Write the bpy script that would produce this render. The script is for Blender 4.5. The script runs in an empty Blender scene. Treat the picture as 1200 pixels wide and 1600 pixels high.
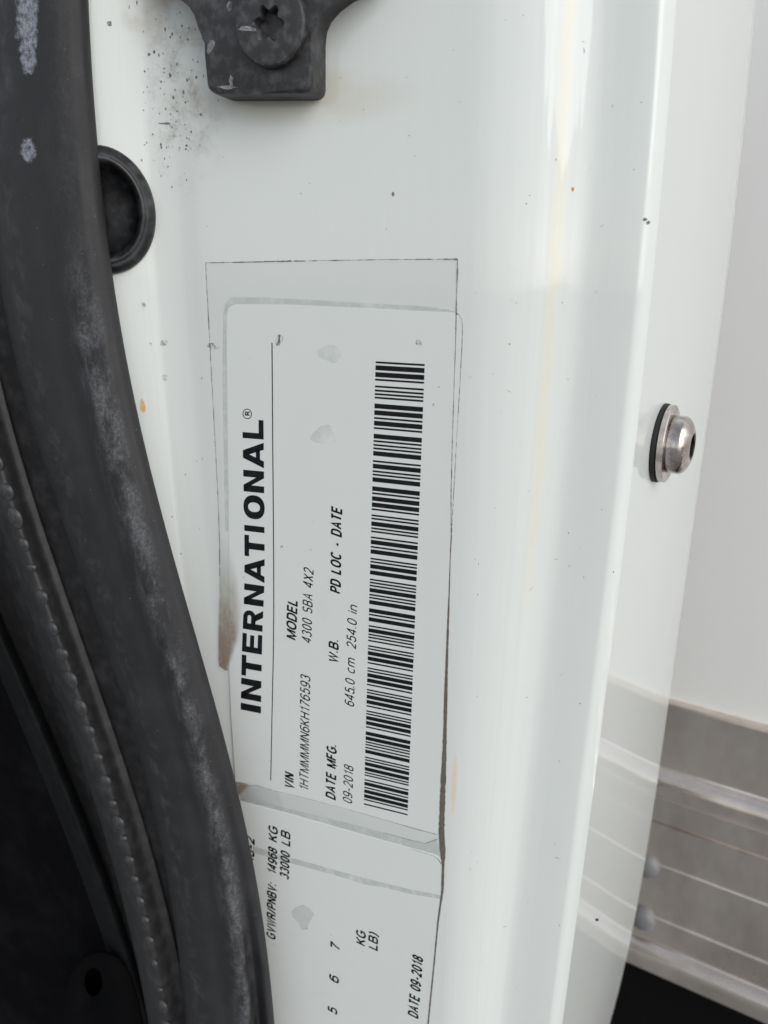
import bpy, bmesh, math, random
from mathutils import Vector
from mathutils.bvhtree import BVHTree
import numpy as np
random.seed(4); rng = np.random.default_rng(4)
SC = bpy.context.scene; COL = SC.collection
R = math.radians

# ------------------------------------------------------------------ camera, sky, sun, exposure
FPX, PITCH = 1202.0, R(17.5)                       # focal length in pixels of a 1200 px wide frame
CAM = Vector((0, -0.25, 1.6))
cd = bpy.data.cameras.new('camera'); cam = bpy.data.objects.new('camera', cd); COL.objects.link(cam)
cam.location = CAM; cam.rotation_euler = (R(90) - PITCH, 0, 0)
cd.sensor_fit = 'HORIZONTAL'; cd.sensor_width = 36; cd.lens = 36 * FPX / 1200
cd.clip_start = 0.01; cd.clip_end = 500
cd.dof.use_dof = True; cd.dof.focus_distance = 0.262; cd.dof.aperture_fstop = 20
SC.camera = cam

SUN_TO = Vector((0.86*math.sin(R(37)), -0.86*math.cos(R(37)), 0.51)).normalized()   # towards the sun
w = bpy.data.worlds.new('World'); SC.world = w; w.use_nodes = True
nt = w.node_tree; bg = nt.nodes['Background']
sky = nt.nodes.new('ShaderNodeTexSky'); sky.sky_type = 'NISHITA'; sky.sun_disc = False
sky.sun_elevation = math.asin(SUN_TO.z); sky.sun_rotation = math.atan2(SUN_TO.x, SUN_TO.y)
sky.dust_density = 1.0; sky.air_density = 1.0
hs = nt.nodes.new('ShaderNodeHueSaturation'); hs.inputs['Saturation'].default_value = 0.33
nt.links.new(sky.outputs[0], hs.inputs['Color']); nt.links.new(hs.outputs[0], bg.inputs[0])
bg.inputs[1].default_value = 0.15
sd = bpy.data.lights.new('sun', 'SUN'); sd.energy = 1.1; sd.angle = R(50); sd.color = (1, 0.993, 0.975)
sun = bpy.data.objects.new('sun', sd); COL.objects.link(sun)
sun.rotation_euler = (-SUN_TO).to_track_quat('-Z', 'Y').to_euler(); sun.location = (2, -2, 4)
SC.view_settings.view_transform = 'Standard'; SC.view_settings.look = 'None'
SC.view_settings.exposure = 0.31; SC.view_settings.gamma = 1

# ------------------------------------------------------------------ surveying helpers
FWD = Vector((0, math.cos(PITCH), -math.sin(PITCH))); UP = Vector((0, math.sin(PITCH), math.cos(PITCH)))
LA = R(19)                                          # yaw of the sticker plane
NL = Vector((-math.sin(LA), -math.cos(LA), 0)); UL = Vector((math.cos(LA), -math.sin(LA), 0)); ZV = Vector((0, 0, 1))
SA = R(31.5)                                        # the truck's long axis = normal of the cab's rear face
NS = Vector((math.cos(SA), -math.sin(SA), 0)); DS = Vector((math.sin(SA), math.cos(SA), 0))
NB = Vector((-math.sin(SA), -math.cos(SA), 0))      # outward normal of the cargo box side

def ray(px, py):
    return FWD + Vector(((px - 600) / FPX, 0, 0)) + UP * ((800 - py) / FPX)
def on_plane(px, py, p, n):
    r = ray(px, py); return CAM + r * ((Vector(p) - CAM).dot(n) / r.dot(n))
def onL(px, py, d=0.0):                             # d > 0 lies behind the sticker plane (metres)
    r = ray(px, py); return CAM + r * ((-d - CAM.dot(NL)) / r.dot(NL))
def uv(px, py):
    p = onL(px, py); return np.array([p.dot(UL), p.z])
def fromuv(u, v, d=0.0):
    return UL * float(u) + ZV * float(v) - NL * d

def link(name, me, mats, parent=None):
    o = bpy.data.objects.new(name, me); COL.objects.link(o)
    for m in (mats if isinstance(mats, (list, tuple)) else [mats]): me.materials.append(m)
    if parent is not None:
        o.parent = parent
        root = Vector((0, 0, 0)); q = parent
        while q is not None: root += q.location; q = q.parent
        me.transform(__import__('mathutils').Matrix.Translation(-root))
    return o
def mesh(name, vs, fs, mats, parent=None, smooth=True, uvs=None):
    me = bpy.data.meshes.new(name); me.from_pydata([tuple(v) for v in vs], [], fs)
    if uvs is not None:
        l = me.uv_layers.new(name='UVMap')
        for lp in me.loops: l.data[lp.index].uv = uvs[lp.vertex_index]
    if smooth: me.polygons.foreach_set('use_smooth', [True] * len(me.polygons))
    return link(name, me, mats, parent)
def bmobj(name, bm, mats, parent=None, smooth=True, flip=True):
    if flip: bmesh.ops.recalc_face_normals(bm, faces=bm.faces)
    me = bpy.data.meshes.new(name); bm.to_mesh(me); bm.free()
    if smooth: me.polygons.foreach_set('use_smooth', [True] * len(me.polygons))
    return link(name, me, mats, parent)
def tag(o, label=None, cat=None, group=None, kind=None):
    if label: o['label'] = label
    if cat: o['category'] = cat
    if group: o['group'] = group
    if kind: o['kind'] = kind
    return o
def thing(name, loc, label, cat, group=None):
    o = bpy.data.objects.new(name, None); COL.objects.link(o); o.location = loc; o.empty_display_size = 0.01
    return tag(o, label, cat, group)
def grid_faces(nr, nc, close=False):
    f = []
    for r in range(nr - 1):
        for c in range(nc if close else nc - 1):
            a, b = r * nc + c, r * nc + (c + 1) % nc
            f.append((a, a + nc, b + nc, b))
    return f
def auto_sharp(o, ang=35):
    me = o.data; bm = bmesh.new(); bm.from_mesh(me)
    for e in bm.edges:
        e.smooth = not (len(e.link_faces) == 2 and e.calc_face_angle(0) > R(ang))
    bm.to_mesh(me); bm.free()

# ------------------------------------------------------------------ materials
class NT:
    def __init__(s, name):
        s.m = bpy.data.materials.new(name); s.m.use_nodes = True; s.t = s.m.node_tree
        s.b = s.t.nodes['Principled BSDF']; s.tc = s.t.nodes.new('ShaderNodeTexCoord')
    def n(s, ty, **kw):
        o = s.t.nodes.new('ShaderNode' + ty)
        for k, v in kw.items(): setattr(o, k, v)
        return o
    def put(s, sock, v):
        if v is None: return
        if hasattr(v, 'is_linked') or hasattr(v, 'links'): s.t.links.new(v, sock)
        else: sock.default_value = v
    def math(s, op, a, b=None, c=None, clamp=False):
        o = s.n('Math', operation=op, use_clamp=clamp); s.put(o.inputs[0], a); s.put(o.inputs[1], b)
        if c is not None: s.put(o.inputs[2], c)
        return o.outputs[0]
    def noise(s, scale, detail=4, rough=.55, co=None, dist=0):
        o = s.n('TexNoise'); o.inputs['Scale'].default_value = scale; o.inputs['Detail'].default_value = detail
        o.inputs['Roughness'].default_value = rough; o.inputs['Distortion'].default_value = dist
        s.t.links.new(co or s.tc.outputs['Object'], o.inputs['Vector']); return o.outputs['Fac']
    def scaled(s, src, sc, loc=(0, 0, 0)):
        o = s.n('Mapping'); o.inputs['Scale'].default_value = sc; o.inputs['Location'].default_value = loc
        s.t.links.new(src, o.inputs['Vector']); return o.outputs[0]
    def ramp(s, x, lo, hi, a=0., b=1.):
        o = s.n('MapRange', interpolation_type='SMOOTHSTEP'); s.put(o.inputs[0], x)
        for i, v in enumerate((lo, hi, a, b)): o.inputs[i + 1].default_value = v
        return o.outputs[0]
    def mix(s, f, a, b):
        o = s.n('Mix', data_type='RGBA'); s.put(o.inputs[0], f)
        for k, v in ((6, a), (7, b)):
            if isinstance(v, tuple): v = (*v, 1) if len(v) == 3 else v
            s.put(o.inputs[k], v)
        return o.outputs[2]
    def bump(s, h, strength, dist=0.001):
        o = s.n('Bump'); o.inputs['Strength'].default_value = strength; o.inputs['Distance'].default_value = dist
        s.t.links.new(h, o.inputs['Height']); s.t.links.new(o.outputs[0], s.b.inputs['Normal'])
    def set(s, col=None, rough=None, metal=None, spec=None, coat=None, alpha=None):
        for k, v in (('Base Color', col), ('Roughness', rough), ('Metallic', metal), ('Specular IOR Level', spec), ('Coat Weight', coat), ('Alpha', alpha)):
            if v is None: continue
            if isinstance(v, tuple): v = (*v, 1) if len(v) == 3 else v
            s.put(s.b.inputs[k], v)
        return s
    def blob(s, u, v, cu, cv, ru, rv):                  # soft elliptical mask in UV, 1 at the centre
        a = s.math('DIVIDE', s.math('SUBTRACT', u, cu), ru); b = s.math('DIVIDE', s.math('SUBTRACT', v, cv), rv)
        d = s.math('ADD', s.math('MULTIPLY', a, a), s.math('MULTIPLY', b, b))
        return s.ramp(d, 0.0, 1.0, 1., 0.)

def mat_paint():
    k = NT('white_paint'); sx = k.n('SeparateXYZ'); k.t.links.new(k.tc.outputs['UV'], sx.inputs[0]); u, v = sx.outputs[0], sx.outputs[1]
    col = (.66, .688, .665)
    blot = k.ramp(k.noise(22, 5), .45, .75); col = k.mix(k.math('MULTIPLY', blot, .10), col, (.60, .63, .60))
    # rust water streak along the valley
    wob = k.math('MULTIPLY', k.math('SUBTRACT', k.noise(40, 3, co=k.scaled(k.tc.outputs['UV'], (0, .5, 0))), .5), .02)
    d = k.math('ABSOLUTE', k.math('SUBTRACT', k.math('ADD', u, wob), .843))
    st = k.ramp(d, .0, .016, 1, 0)
    fade = k.ramp(v, .80, 1.02, 1, .12)
    grain = k.ramp(k.noise(60, 6, co=k.scaled(k.tc.outputs['UV'], (6, .35, 1))), .3, .7, .35, 1)
    col = k.mix(k.math('MULTIPLY', k.math('MULTIPLY', st, fade), k.math('MULTIPLY', grain, .55)), col, (.72, .63, .46))
    # orange run beside the sticker
    run = k.math('MULTIPLY', k.blob(u, v, .729, 1.225, .007, .062), k.ramp(k.noise(700, 3, co=k.scaled(k.tc.outputs['UV'], (1, .25, 1))), .35, .6))
    col = k.mix(k.math('MULTIPLY', run, .55), col, (.72, .45, .18))
    # grime cloud under the hinge
    g = k.math('MULTIPLY', k.blob(u, v, .325, .12, .075, .22), k.math('MULTIPLY', k.ramp(k.noise(130, 8, .7), .42, .75), k.ramp(k.noise(900, 6, .7), .35, .65, .45, 1)))
    col = k.mix(k.math('MULTIPLY', g, .85), col, (.25, .23, .19))
    g2 = k.math('MULTIPLY', k.blob(u, v, .47, .15, .20, .06), k.ramp(k.noise(70, 5), .3, .6, .4, 1))
    col = k.mix(k.math('MULTIPLY', g2, .38), col, (.50, .44, .30))
    g3 = k.math('MULTIPLY', k.blob(u, v, .30, .0, .12, .09), k.ramp(k.noise(90, 6), .35, .65))
    col = k.mix(k.math('MULTIPLY', g3, .5), col, (.40, .33, .22))
    k.set(col, k.ramp(k.noise(300, 4), .3, .7, .025, .06), 0, .5)
    k.bump(k.math('ADD', k.noise(1.0, 2, co=k.scaled(k.tc.outputs['UV'], (70, 3, 1))), k.math('MULTIPLY', k.noise(420, 2), .12)), .07, .001)
    return k.m
def mat_simple(name, col, rough, metal=0, spec=.5, var=None, vscale=80, amt=.5, bump=0, bscale=900):
    k = NT(name)
    c = col
    if var: c = k.mix(k.math('MULTIPLY', k.ramp(k.noise(vscale, 6, .65), .42, .70), amt), col, var)
    k.set(c, rough, metal, spec)
    if bump: k.bump(k.noise(bscale, 4), bump, .0004)
    return k.m
def mat_rubber():
    k = NT('weathered_rubber'); sx = k.n('SeparateXYZ'); k.t.links.new(k.tc.outputs['UV'], sx.inputs[0]); u, v = sx.outputs[0], sx.outputs[1]
    col = (.022, .022, .0235)
    fine = k.noise(900, 6, .75); broad = k.noise(60, 5, .6)
    film = k.ramp(broad, .35, .75); col = k.mix(k.math('MULTIPLY', film, .35), col, (.045, .046, .049))
    cr = k.ramp(k.math('ABSOLUTE', k.math('SUBTRACT', u, .425)), .02, .16, 1, 0)
    cr = k.math('MULTIPLY', cr, k.ramp(k.noise(120, 7, .75, co=k.scaled(k.tc.outputs['Object'], (1, 1, .45))), .40, .64)); cr = k.math('MULTIPLY', cr, k.ramp(v, .36, .55, .15, 1))
    cr = k.math('MULTIPLY', cr, k.ramp(fine, .38, .66, .25, 1))
    col = k.mix(k.math('MULTIPLY', cr, .68), col, (.19, .195, .205))
    r2 = k.math('MULTIPLY', k.ramp(k.math('ABSOLUTE', k.math('SUBTRACT', u, .80)), .0, .09, 1, 0), k.ramp(k.noise(160, 6, .7), .45, .7))
    col = k.mix(k.math('MULTIPLY', r2, .3), col, (.13, .135, .145))
    fk = k.math('MAXIMUM', k.math('MAXIMUM', k.blob(u, v, .655, .02, .10, .10), k.blob(u, v, .65, .095, .07, .035)), k.blob(u, v, .665, .235, .06, .028))
    fl = k.math('MULTIPLY', k.ramp(fk, .0, .25), k.ramp(k.math('ADD', k.math('MULTIPLY', fk, .35), k.noise(230, 8, .75)), .60, .80))
    col = k.mix(k.math('MULTIPLY', k.math('MULTIPLY', fl, k.ramp(k.noise(800, 6, .75), .36, .62, .25, 1)), .75), col, (.37, .39, .45))
    dots = k.ramp(k.noise(1500, 2, .5), .73, .78); col = k.mix(k.math('MULTIPLY', dots, .5), col, (.40, .41, .42))
    k.set(col, k.ramp(broad, .3, .7, .5, .7), 0, .35); k.bump(fine, .22, .0005); return k.m
def mat_alpha(name, col, strength, scale, lo=.3, hi=.65, col2=None, stretch=(1, 1, 1), rough=.6):
    k = NT(name); n = k.noise(scale, 6, .65, co=k.scaled(k.tc.outputs['Object'], stretch))
    c = k.mix(k.noise(scale * .5, 4), col, col2) if col2 else col
    k.set(c, rough, 0, .3, alpha=k.math('MULTIPLY', k.ramp(n, lo, hi), strength)); return k.m
def mat_film():
    k = NT('clear_film'); t = k.t
    tr = k.n('BsdfTransparent'); gl = k.n('BsdfGlossy'); gl.inputs['Roughness'].default_value = .12
    fr = k.n('Fresnel'); fr.inputs[0].default_value = 1.35
    df = k.n('BsdfDiffuse'); df.inputs[0].default_value = (.62, .66, .65, 1)
    mx = k.n('MixShader'); t.links.new(fr.outputs[0], mx.inputs[0]); t.links.new(tr.outputs[0], mx.inputs[1]); t.links.new(gl.outputs[0], mx.inputs[2])
    m2 = k.n('MixShader'); m2.inputs[0].default_value = .03; t.links.new(mx.outputs[0], m2.inputs[1]); t.links.new(df.outputs[0], m2.inputs[2])
    t.links.new(m2.outputs[0], t.nodes['Material Output'].inputs[0]); return k.m
def mat_label():
    k = NT('sticker_vinyl'); sx = k.n('SeparateXYZ'); k.t.links.new(k.tc.outputs['Object'], sx.inputs[0])
    col = k.mix(k.math('MULTIPLY', k.ramp(k.noise(45, 5), .45, .7), .16), (.645, .668, .65), (.61, .628, .60))
    spots = k.ramp(k.noise(38, 2, .4, dist=.5), .70, .74); col = k.mix(k.math('MULTIPLY', spots, .14), col, (.55, .60, .57))
    dots = k.ramp(k.noise(420, 1, .3), .80, .84); col = k.mix(k.math('MULTIPLY', dots, .7), col, (.25, .24, .22))
    k.set(col, .28, 0, .5); k.bump(k.noise(35, 3), .06, .002); return k.m
def mat_panel():
    k = NT('box_panel_white')
    col = k.mix(k.math('MULTIPLY', k.ramp(k.noise(9, 6, .6, co=k.scaled(k.tc.outputs['Object'], (1, 1, .4))), .4, .7), .3), (.86, .85, .82), (.77, .75, .69))
    k.set(col, .32, 0, .5); k.bump(k.noise(250, 3), .05, .001); return k.m
def mat_alu():
    k = NT('aluminium_rail')
    st = k.noise(14, 6, .7, co=k.scaled(k.tc.outputs['Object'], (1, 1, .5)))
    col = k.mix(k.ramp(st, .3, .7), (.90, .82, .75), (.60, .54, .485))
    wh = k.ramp(k.noise(120, 6, .75), .55, .75); col = k.mix(k.math('MULTIPLY', wh, .25), col, (.7, .67, .63))
    k.set(col, k.ramp(st, .3, .7, .17, .29), .92, .5); k.bump(k.noise(300, 3), .03, .0005); return k.m
def mat_steel():
    k = NT('stainless_steel'); n = k.noise(700, 5, .7); b = k.noise(220, 4)
    k.set(k.mix(k.ramp(b, .35, .65), (.72, .67, .64), (.42, .37, .345)), k.ramp(n, .3, .7, .14, .28), 1); k.bump(n, .08, .0003); return k.m
def mat_ground():
    k = NT('grey_concrete'); c = k.mix(k.noise(1.5, 6), (.20, .198, .19), (.27, .265, .25)); c = k.mix(k.math('MULTIPLY', k.noise(60, 5), .4), c, (.15, .15, .145))
    k.set(c, .9); k.bump(k.noise(120, 4), .3, .004); return k.m

PAINT, RUBBER, FILM, LABEL, PANEL, ALU, STEEL, GROUND = mat_paint(), mat_rubber(), mat_film(), mat_label(), mat_panel(), mat_alu(), mat_steel(), mat_ground()
BLACKP = mat_simple('black_plastic', (.018, .018, .019), .42, var=(.10, .10, .105), vscale=260, amt=.55, bump=.08)
PLUGM = mat_simple('plug_rubber', (.0085, .0085, .0095), .36, var=(.075, .08, .09), vscale=210, amt=.5, bump=.05, bscale=400)
GASKET = mat_simple('black_gasket', (.008, .008, .008), .6)
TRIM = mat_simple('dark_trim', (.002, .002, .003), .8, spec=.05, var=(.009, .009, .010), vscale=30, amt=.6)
INK = mat_simple('black_ink', (.006, .0065, .009), .55, spec=.18, var=(.03, .03, .032), vscale=500, amt=.35)
RIVETM = mat_simple('grey_rivet', (.17, .17, .172), .5, var=(.22, .21, .2), vscale=200, amt=.6)
SHADEB = mat_simple('underbox_shade_black', (.005, .004, .004), .8, spec=.1)  # near-black for the sheet that stands in for shade below the rail
RUST = mat_simple('rust', (.50, .22, .07), .7, var=(.68, .42, .18), vscale=900, amt=.8)
CHIP = mat_simple('bare_metal_chip', (.10, .10, .10), .6, var=(.30, .30, .30), vscale=1500, amt=.8)
SPECK = mat_simple('dirt_speck', (.15, .14, .12), .8, var=(.36, .34, .29), vscale=600, amt=.9)
SPOT2 = mat_alpha('faint_spot', (.48, .53, .52), .10, 110, .35, .65, rough=.4)
DIRT = mat_alpha('packed_dirt', (.075, .06, .048), .95, 900, .1, .4, (.19, .165, .14))
DIRTL = mat_alpha('dirt_hairline', (.12, .115, .10), .8, 600, .25, .6)
SPOT = mat_alpha('water_spot', (.46, .50, .49), .12, 70, .25, .6, rough=.4)
AIRGAP = mat_alpha('unbonded_film', (.52, .56, .545), .34, 160, .15, .6, rough=.25)

# ------------------------------------------------------------------ ground
b = 60
g = mesh('ground', [(-b, -b, 0), (b, -b, 0), (b, b, 0), (-b, b, 0)], [(0, 1, 2, 3)], GROUND, smooth=False); tag(g, kind='structure')

# ------------------------------------------------------------------ cab pillar (traced feature lines, lofted)
def fit(pts, deg):
    a = np.array(pts, float); c = np.polyfit((a[:, 1] - 800) / 800, a[:, 0], deg)
    return lambda y: np.polyval(c, (np.asarray(y, float) - 800) / 800)
def lerp(pts):
    a = np.array(pts, float); return lambda y: np.interp(y, a[:, 1], a[:, 0])
RT = fit([(138, 0), (142, 94), (152, 210), (161, 300), (172, 400), (182, 467), (197, 560), (213, 647), (233, 727), (254, 800), (279, 900), (322, 1040), (345, 1130), (369, 1237), (386, 1300), (403, 1390), (414, 1469), (426, 1547), (429, 1600), (136, -150), (440, 1750)], 6)
KC = fit([(246, -150), (250, 0), (262, 400), (288, 700), (310, 900), (322, 1000), (342, 1200), (365, 1400), (385, 1600), (400, 1750)], 3)
E1 = fit([(741, -150), (738, 0), (733, 400), (722, 700), (712, 1000), (702, 1300), (688, 1600), (680, 1750)], 3)
GS = fit([(935, -150), (930, 0), (915, 300), (895, 500), (876, 700), (858, 875), (843, 1062), (819, 1256), (806, 1381), (787, 1569), (765, 1750)], 3)
LP = fit([(1034, -150), (1026, 0), (1012, 250), (992, 500), (965, 700), (915, 1100), (900, 1300), (862, 1569), (838, 1750)], 3)
CN = fit([(1066, -150), (1056, 0), (1050, 137), (1037, 300), (1014, 500), (1007, 550), (1000, 612), (975, 837), (955, 1000), (940, 1150), (921, 1281), (904, 1431), (880, 1600), (856, 1750)], 3)
SE_ = fit([(1192, -150), (1181, 0), (1170, 137), (1156, 238), (1140, 367), (1129, 500), (1120, 550), (1080, 850), (1058, 1000), (1047, 1090), (1028, 1202), (1004, 1360), (987, 1461), (974, 1532), (953, 1600), (900, 1750)], 5)
KEY = dict(F=140, K0=268, K1=312, E=722, G=876, L=965, C=1003)
def pillar_x(s, y):
    xs = [RT(y) - 34, KC(y) - 22, KC(y) + 22, E1(y), GS(y), LP(y), CN(y)]
    return np.interp(s, [KEY[k] for k in ('F', 'K0', 'K1', 'E', 'G', 'L', 'C')], xs)
TF = math.tan(R(24))
_ds = np.linspace(722, 965, 244)                      # convex shoulder, soft valley, shallow channel: integrated from its slope
_sl = np.interp(_ds, [722, 745, 800, 838, 850, 868, 892, 915, 945, 965], [0, .11, .30, .46, .46, .40, .10, .02, .03, .08]) + .035 * np.exp(-((_ds - 846) / 4.) ** 2) + .014 * np.sin((_ds - 722) / 4.7) * ((_ds > 740) & (_ds < 838)) + .03 * np.exp(-((_ds - 803) / 3.) ** 2) - .03 * np.exp(-((_ds - 811) / 3.) ** 2) + .035 * np.exp(-((_ds - 826) / 2.5) ** 2) - .03 * np.exp(-((_ds - 833) / 3.) ** 2) - .02 * np.exp(-((_ds - 861) / 4.) ** 2)
_dd = np.r_[0, np.cumsum((_sl[1:] + _sl[:-1]) / 2 * np.diff(_ds))] * .00022
def pillar_d(s):
    if s < 268: return -.00022 * (268 - s) * TF - .0011
    if s < 312: a = (312 - s) / 44; return -.0011 * a * a + .0004 * (1 - a)
    if s < 345: a = (345 - s) / 33; return .0004 * a * a * (3 - 2 * a)
    if s < 722: return 0.
    dG = float(_dd[-1])
    if s < 965:
        return float(np.interp(s, _ds, _dd))
    a = (s - 965) / 38; return dG + .00067 * a + .0042 * a ** 2
ROWS = np.linspace(-130, 1740, 70)
scol = np.concatenate([np.linspace(140, 262, 10), np.linspace(268, 312, 14), np.linspace(316, 345, 8), np.linspace(355, 715, 12), np.linspace(722, 794, 30), np.linspace(795, 895, 96), np.linspace(898, 962, 14), np.linspace(965, 1003, 18)])
vs, uvs = [], []
def extend(rows):                                    # carry the section on straight above and below the picture
    top = [a + (a - b) * 3.0 for a, b in zip(rows[0], rows[3])]; bot = [a + (a - b) * 3.0 for a, b in zip(rows[-1], rows[-4])]
    return [top] + rows + [bot]
pr, ru = [], []
for y in ROWS:
    xr = [pillar_x(s, y) for s in scol]
    row = [onL(x, y, pillar_d(s) if s >= 268 else -.0011 - .00022 * TF * max(0., float(KC(y)) - 22 - x)) for x, s in zip(xr, scol)]
    c = row[-1]; row += [c + DS * .0015 + NS * -.0006, c + DS * .004 - NS * .004]      # turned-in hem
    pr.append(row); ru.append([(s / 1000, y / 1000) for s in scol] + [(1.003, y / 1000)] * 2)
ext = extend(pr); ru = [[(a, -.6) for a, _ in ru[0]]] + ru + [[(a, 2.3) for a, _ in ru[0]]]
nc = len(ext[0])
cab = thing('truck_cab', (0, 0, 0), 'white painted rear door pillar and rear corner of a truck cab', 'truck cab')
pil = mesh('door_pillar', [p for r_ in ext for p in r_], grid_faces(len(ext), nc), PAINT, cab, uvs=[t for r_ in ru for t in r_])
auto_sharp(pil, 40)
# rear face: from just inside the hem to the rear corner, then round the corner
pr, ru = [], []
c700 = None
for y in ROWS:
    c = onL(CN(y), y, pillar_d(1003)) + DS * .0006 - NS * .0009
    e = on_plane(SE_(y), y, c, NS)
    if e.x - c.x < .01 or (e - c).length > .4: e = c + DS * .05
    row = []
    for a in np.linspace(0, 1, 22):
        row.append(c.lerp(e, a) + NS * (.0012 * math.sin(math.pi * a)))
    for a in np.linspace(12, 90, 7):                                                # rounded corner turning away
        row.append(e + DS * (.006 * math.sin(R(a))) - NS * (.006 * (1 - math.cos(R(a)))))
    row.append(row[-1] - NS * .05)
    pr.append(row); ru.append([(1.01 + .01 * i, y / 1000) for i in range(len(row))])
    if c700 is None and y > 690: c700 = c
ext = extend(pr); ru = [ru[0]] + ru + [ru[-1]]
rear = mesh('rear_panel', [p for r_ in ext for p in r_], grid_faces(len(ext), len(ext[0])), None or mat_simple('rear_panel_paint', (.63, .655, .64), .03, spec=.85, var=(.655, .655, .625), vscale=12, amt=.5), cab)
print('rear strip depth at row 700:', (on_plane(SE_(700), 700, c700, NS) - c700).length)

def bvh_of(o):
    me = o.data; return BVHTree.FromPolygons([v.co + Vector((0, 0, 0)) for v in me.vertices], [tuple(p.vertices) for p in me.polygons])
BV, BVR = bvh_of(pil), bvh_of(rear)
def hit(px, py, lift=.00008, bv=BV):
    d = ray(px, py).normalized(); p, n, i, t = bv.ray_cast(CAM, d)
    if p is None: return None, None
    if n.dot(d) > 0: n = -n
    return p + n * lift, n
def splat(name, polys, m, parent, bv=BV, lift=.00008):
    vs, fs = [], []
    for poly in polys:
        ps = [hit(x, y, lift, bv)[0] for x, y in poly]
        if any(p is None for p in ps): continue
        fs.append(tuple(range(len(vs), len(vs) + len(ps)))[::-1]); vs += ps
    return mesh(name, vs, fs, m, parent, smooth=False)
def blobpoly(cx, cy, rx, ry, n=9, jit=.3, rot=0):
    out = []
    for i in range(n):
        a = 2 * math.pi * i / n; k = 1 + random.uniform(-jit, jit); x, y = rx * k * math.cos(a), ry * k * math.sin(a)
        out.append((cx + x * math.cos(rot) - y * math.sin(rot), cy + x * math.sin(rot) + y * math.cos(rot)))
    return out
polys = []
for i in range(150):                                  # grime specks under the hinge
    x, y = random.gauss(266, 24), random.gauss(150, 80)
    if y < -20 or y > 300 or x < 165: continue
    r_ = abs(random.gauss(0, .75)) + .25; polys.append(blobpoly(x, y, r_, r_ * random.uniform(.8, 2.2), 6, .4))
for i in range(120):                                  # flies and grit everywhere
    x, y = random.uniform(240, 1000), random.uniform(0, 1600)
    if 320 < x < 722 and y > 400: continue
    r_ = random.uniform(.4, 1.1); polys.append(blobpoly(x, y, r_, r_ * random.uniform(.8, 1.8), 6, .4))
for x, y, a, b_ in ((171, 37, 4, 4.5), (233, 85, 2.2, 2.2), (319, 58, 3, 8), (258, 193, 9, 1.6), (290, 160, 1.6, 2), (214, 4, 1, 4), (202, 11, .8, 3), (307, 121, .8, 3), (318, 119, .8, 2.4), (340, 122, 1.4, 2), (299, 206, 1.3, 2), (283, 865, 1.4, 1), (614, 303, 2.5, 3.5), (1002, 160, .9, 1.6), (990, 265, .9, 1)):
    polys.append(blobpoly(x, y, a, b_, 9, .3))
for i in range(26):                                   # short scratches and lint
    x, y = random.uniform(735, 960), random.uniform(60, 1500); a = random.uniform(0, 3.1); l = random.uniform(2, 6)
    polys.append([(x - l * math.cos(a), y - l * math.sin(a)), (x, y + .5), (x + l * math.cos(a + .4), y + l * math.sin(a + .4)), (x, y - .35)])
tag(splat('grime_speck', polys, SPECK, cab), kind='stuff')
SMEAR = mat_alpha('grey_smear', (.30, .29, .26), .6, 700, .4, .65)
splat('smear', [blobpoly(224, 477, 3.5, 8, 10, .3, -.2), blobpoly(233, 539, 5, 4, 9), blobpoly(256, 537, 6.5, 5, 9), blobpoly(334, 540, 12, 5, 11), blobpoly(258, 590, 4, 6, 9)], SMEAR, cab)
splat('paint_chip', [blobpoly(1008, 343, 3.4, 3.2), blobpoly(1012.5, 348, 3.4, 3.6)], CHIP, cab)
splat('paint_chip', [blobpoly(1055, 75, 1.0, 5)], CHIP, cab)
splat('paint_chip', [blobpoly(933, 1437, 2.6, 2.6)], GASKET, cab, BVR)
splat('rust_spot', [blobpoly(895, 295.5, 2.6, 3.6)], RUST, cab)
splat('rust_drip', [[(222, 622), (225, 628), (228, 637), (227, 643), (224, 645), (220, 641), (219, 632), (220, 625)]], mat_simple('rust_drip', (.62, .38, .14), .6, var=(.72, .52, .28), vscale=700, amt=.7), cab)

# ------------------------------------------------------------------ stickers
U0 = 0.0
def ribbon(name, pts, m, parent, d, n=None):            # pts: (px, py, half width in px)
    vs, fs = [], []
    P = [(uv(x, y), wd * .00021) for x, y, wd in pts]
    Q = []
    for (a, wa), (b_, wb) in zip(P[:-1], P[1:]):
        k = max(1, int(np.linalg.norm(b_ - a) / .0012))
        for i in range(k): t = i / k; Q.append((a + (b_ - a) * t, (wa + (wb - wa) * t) * (1 if m is INK else random.uniform(.8, 1.15) if m is DIRT else random.uniform(.4, 1.05))))
    Q.append(P[-1])
    for i, (p, wd) in enumerate(Q):
        t = Q[min(i + 1, len(Q) - 1)][0] - Q[max(i - 1, 0)][0]; t = t / (np.linalg.norm(t) + 1e-12); nn = np.array([-t[1], t[0]])
        for s in (-1, 1): q = p + nn * wd * s; vs.append(fromuv(*q, d))
    for i in range(len(Q) - 1): fs.append((2 * i, 2 * i + 2, 2 * i + 3, 2 * i + 1))
    return mesh(name, vs, fs, m, parent, smooth=False)
def rounded(pts, radii, n=6):                            # px polygon with rounded corners
    out = []; k = len(pts)
    for i in range(k):
        p = np.array(pts[i], float); r_ = radii[i] if isinstance(radii, (list, tuple)) else radii
        if r_ <= 0: out.append(p); continue
        a = np.array(pts[i - 1], float) - p; b_ = np.array(pts[(i + 1) % k], float) - p
        a *= r_ / np.linalg.norm(a); b_ *= r_ / np.linalg.norm(b_)
        for t in np.linspace(0, 1, n): out.append((1 - t) ** 2 * (p + a) + 2 * t * (1 - t) * p + t * t * (p + b_))
    return out
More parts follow.
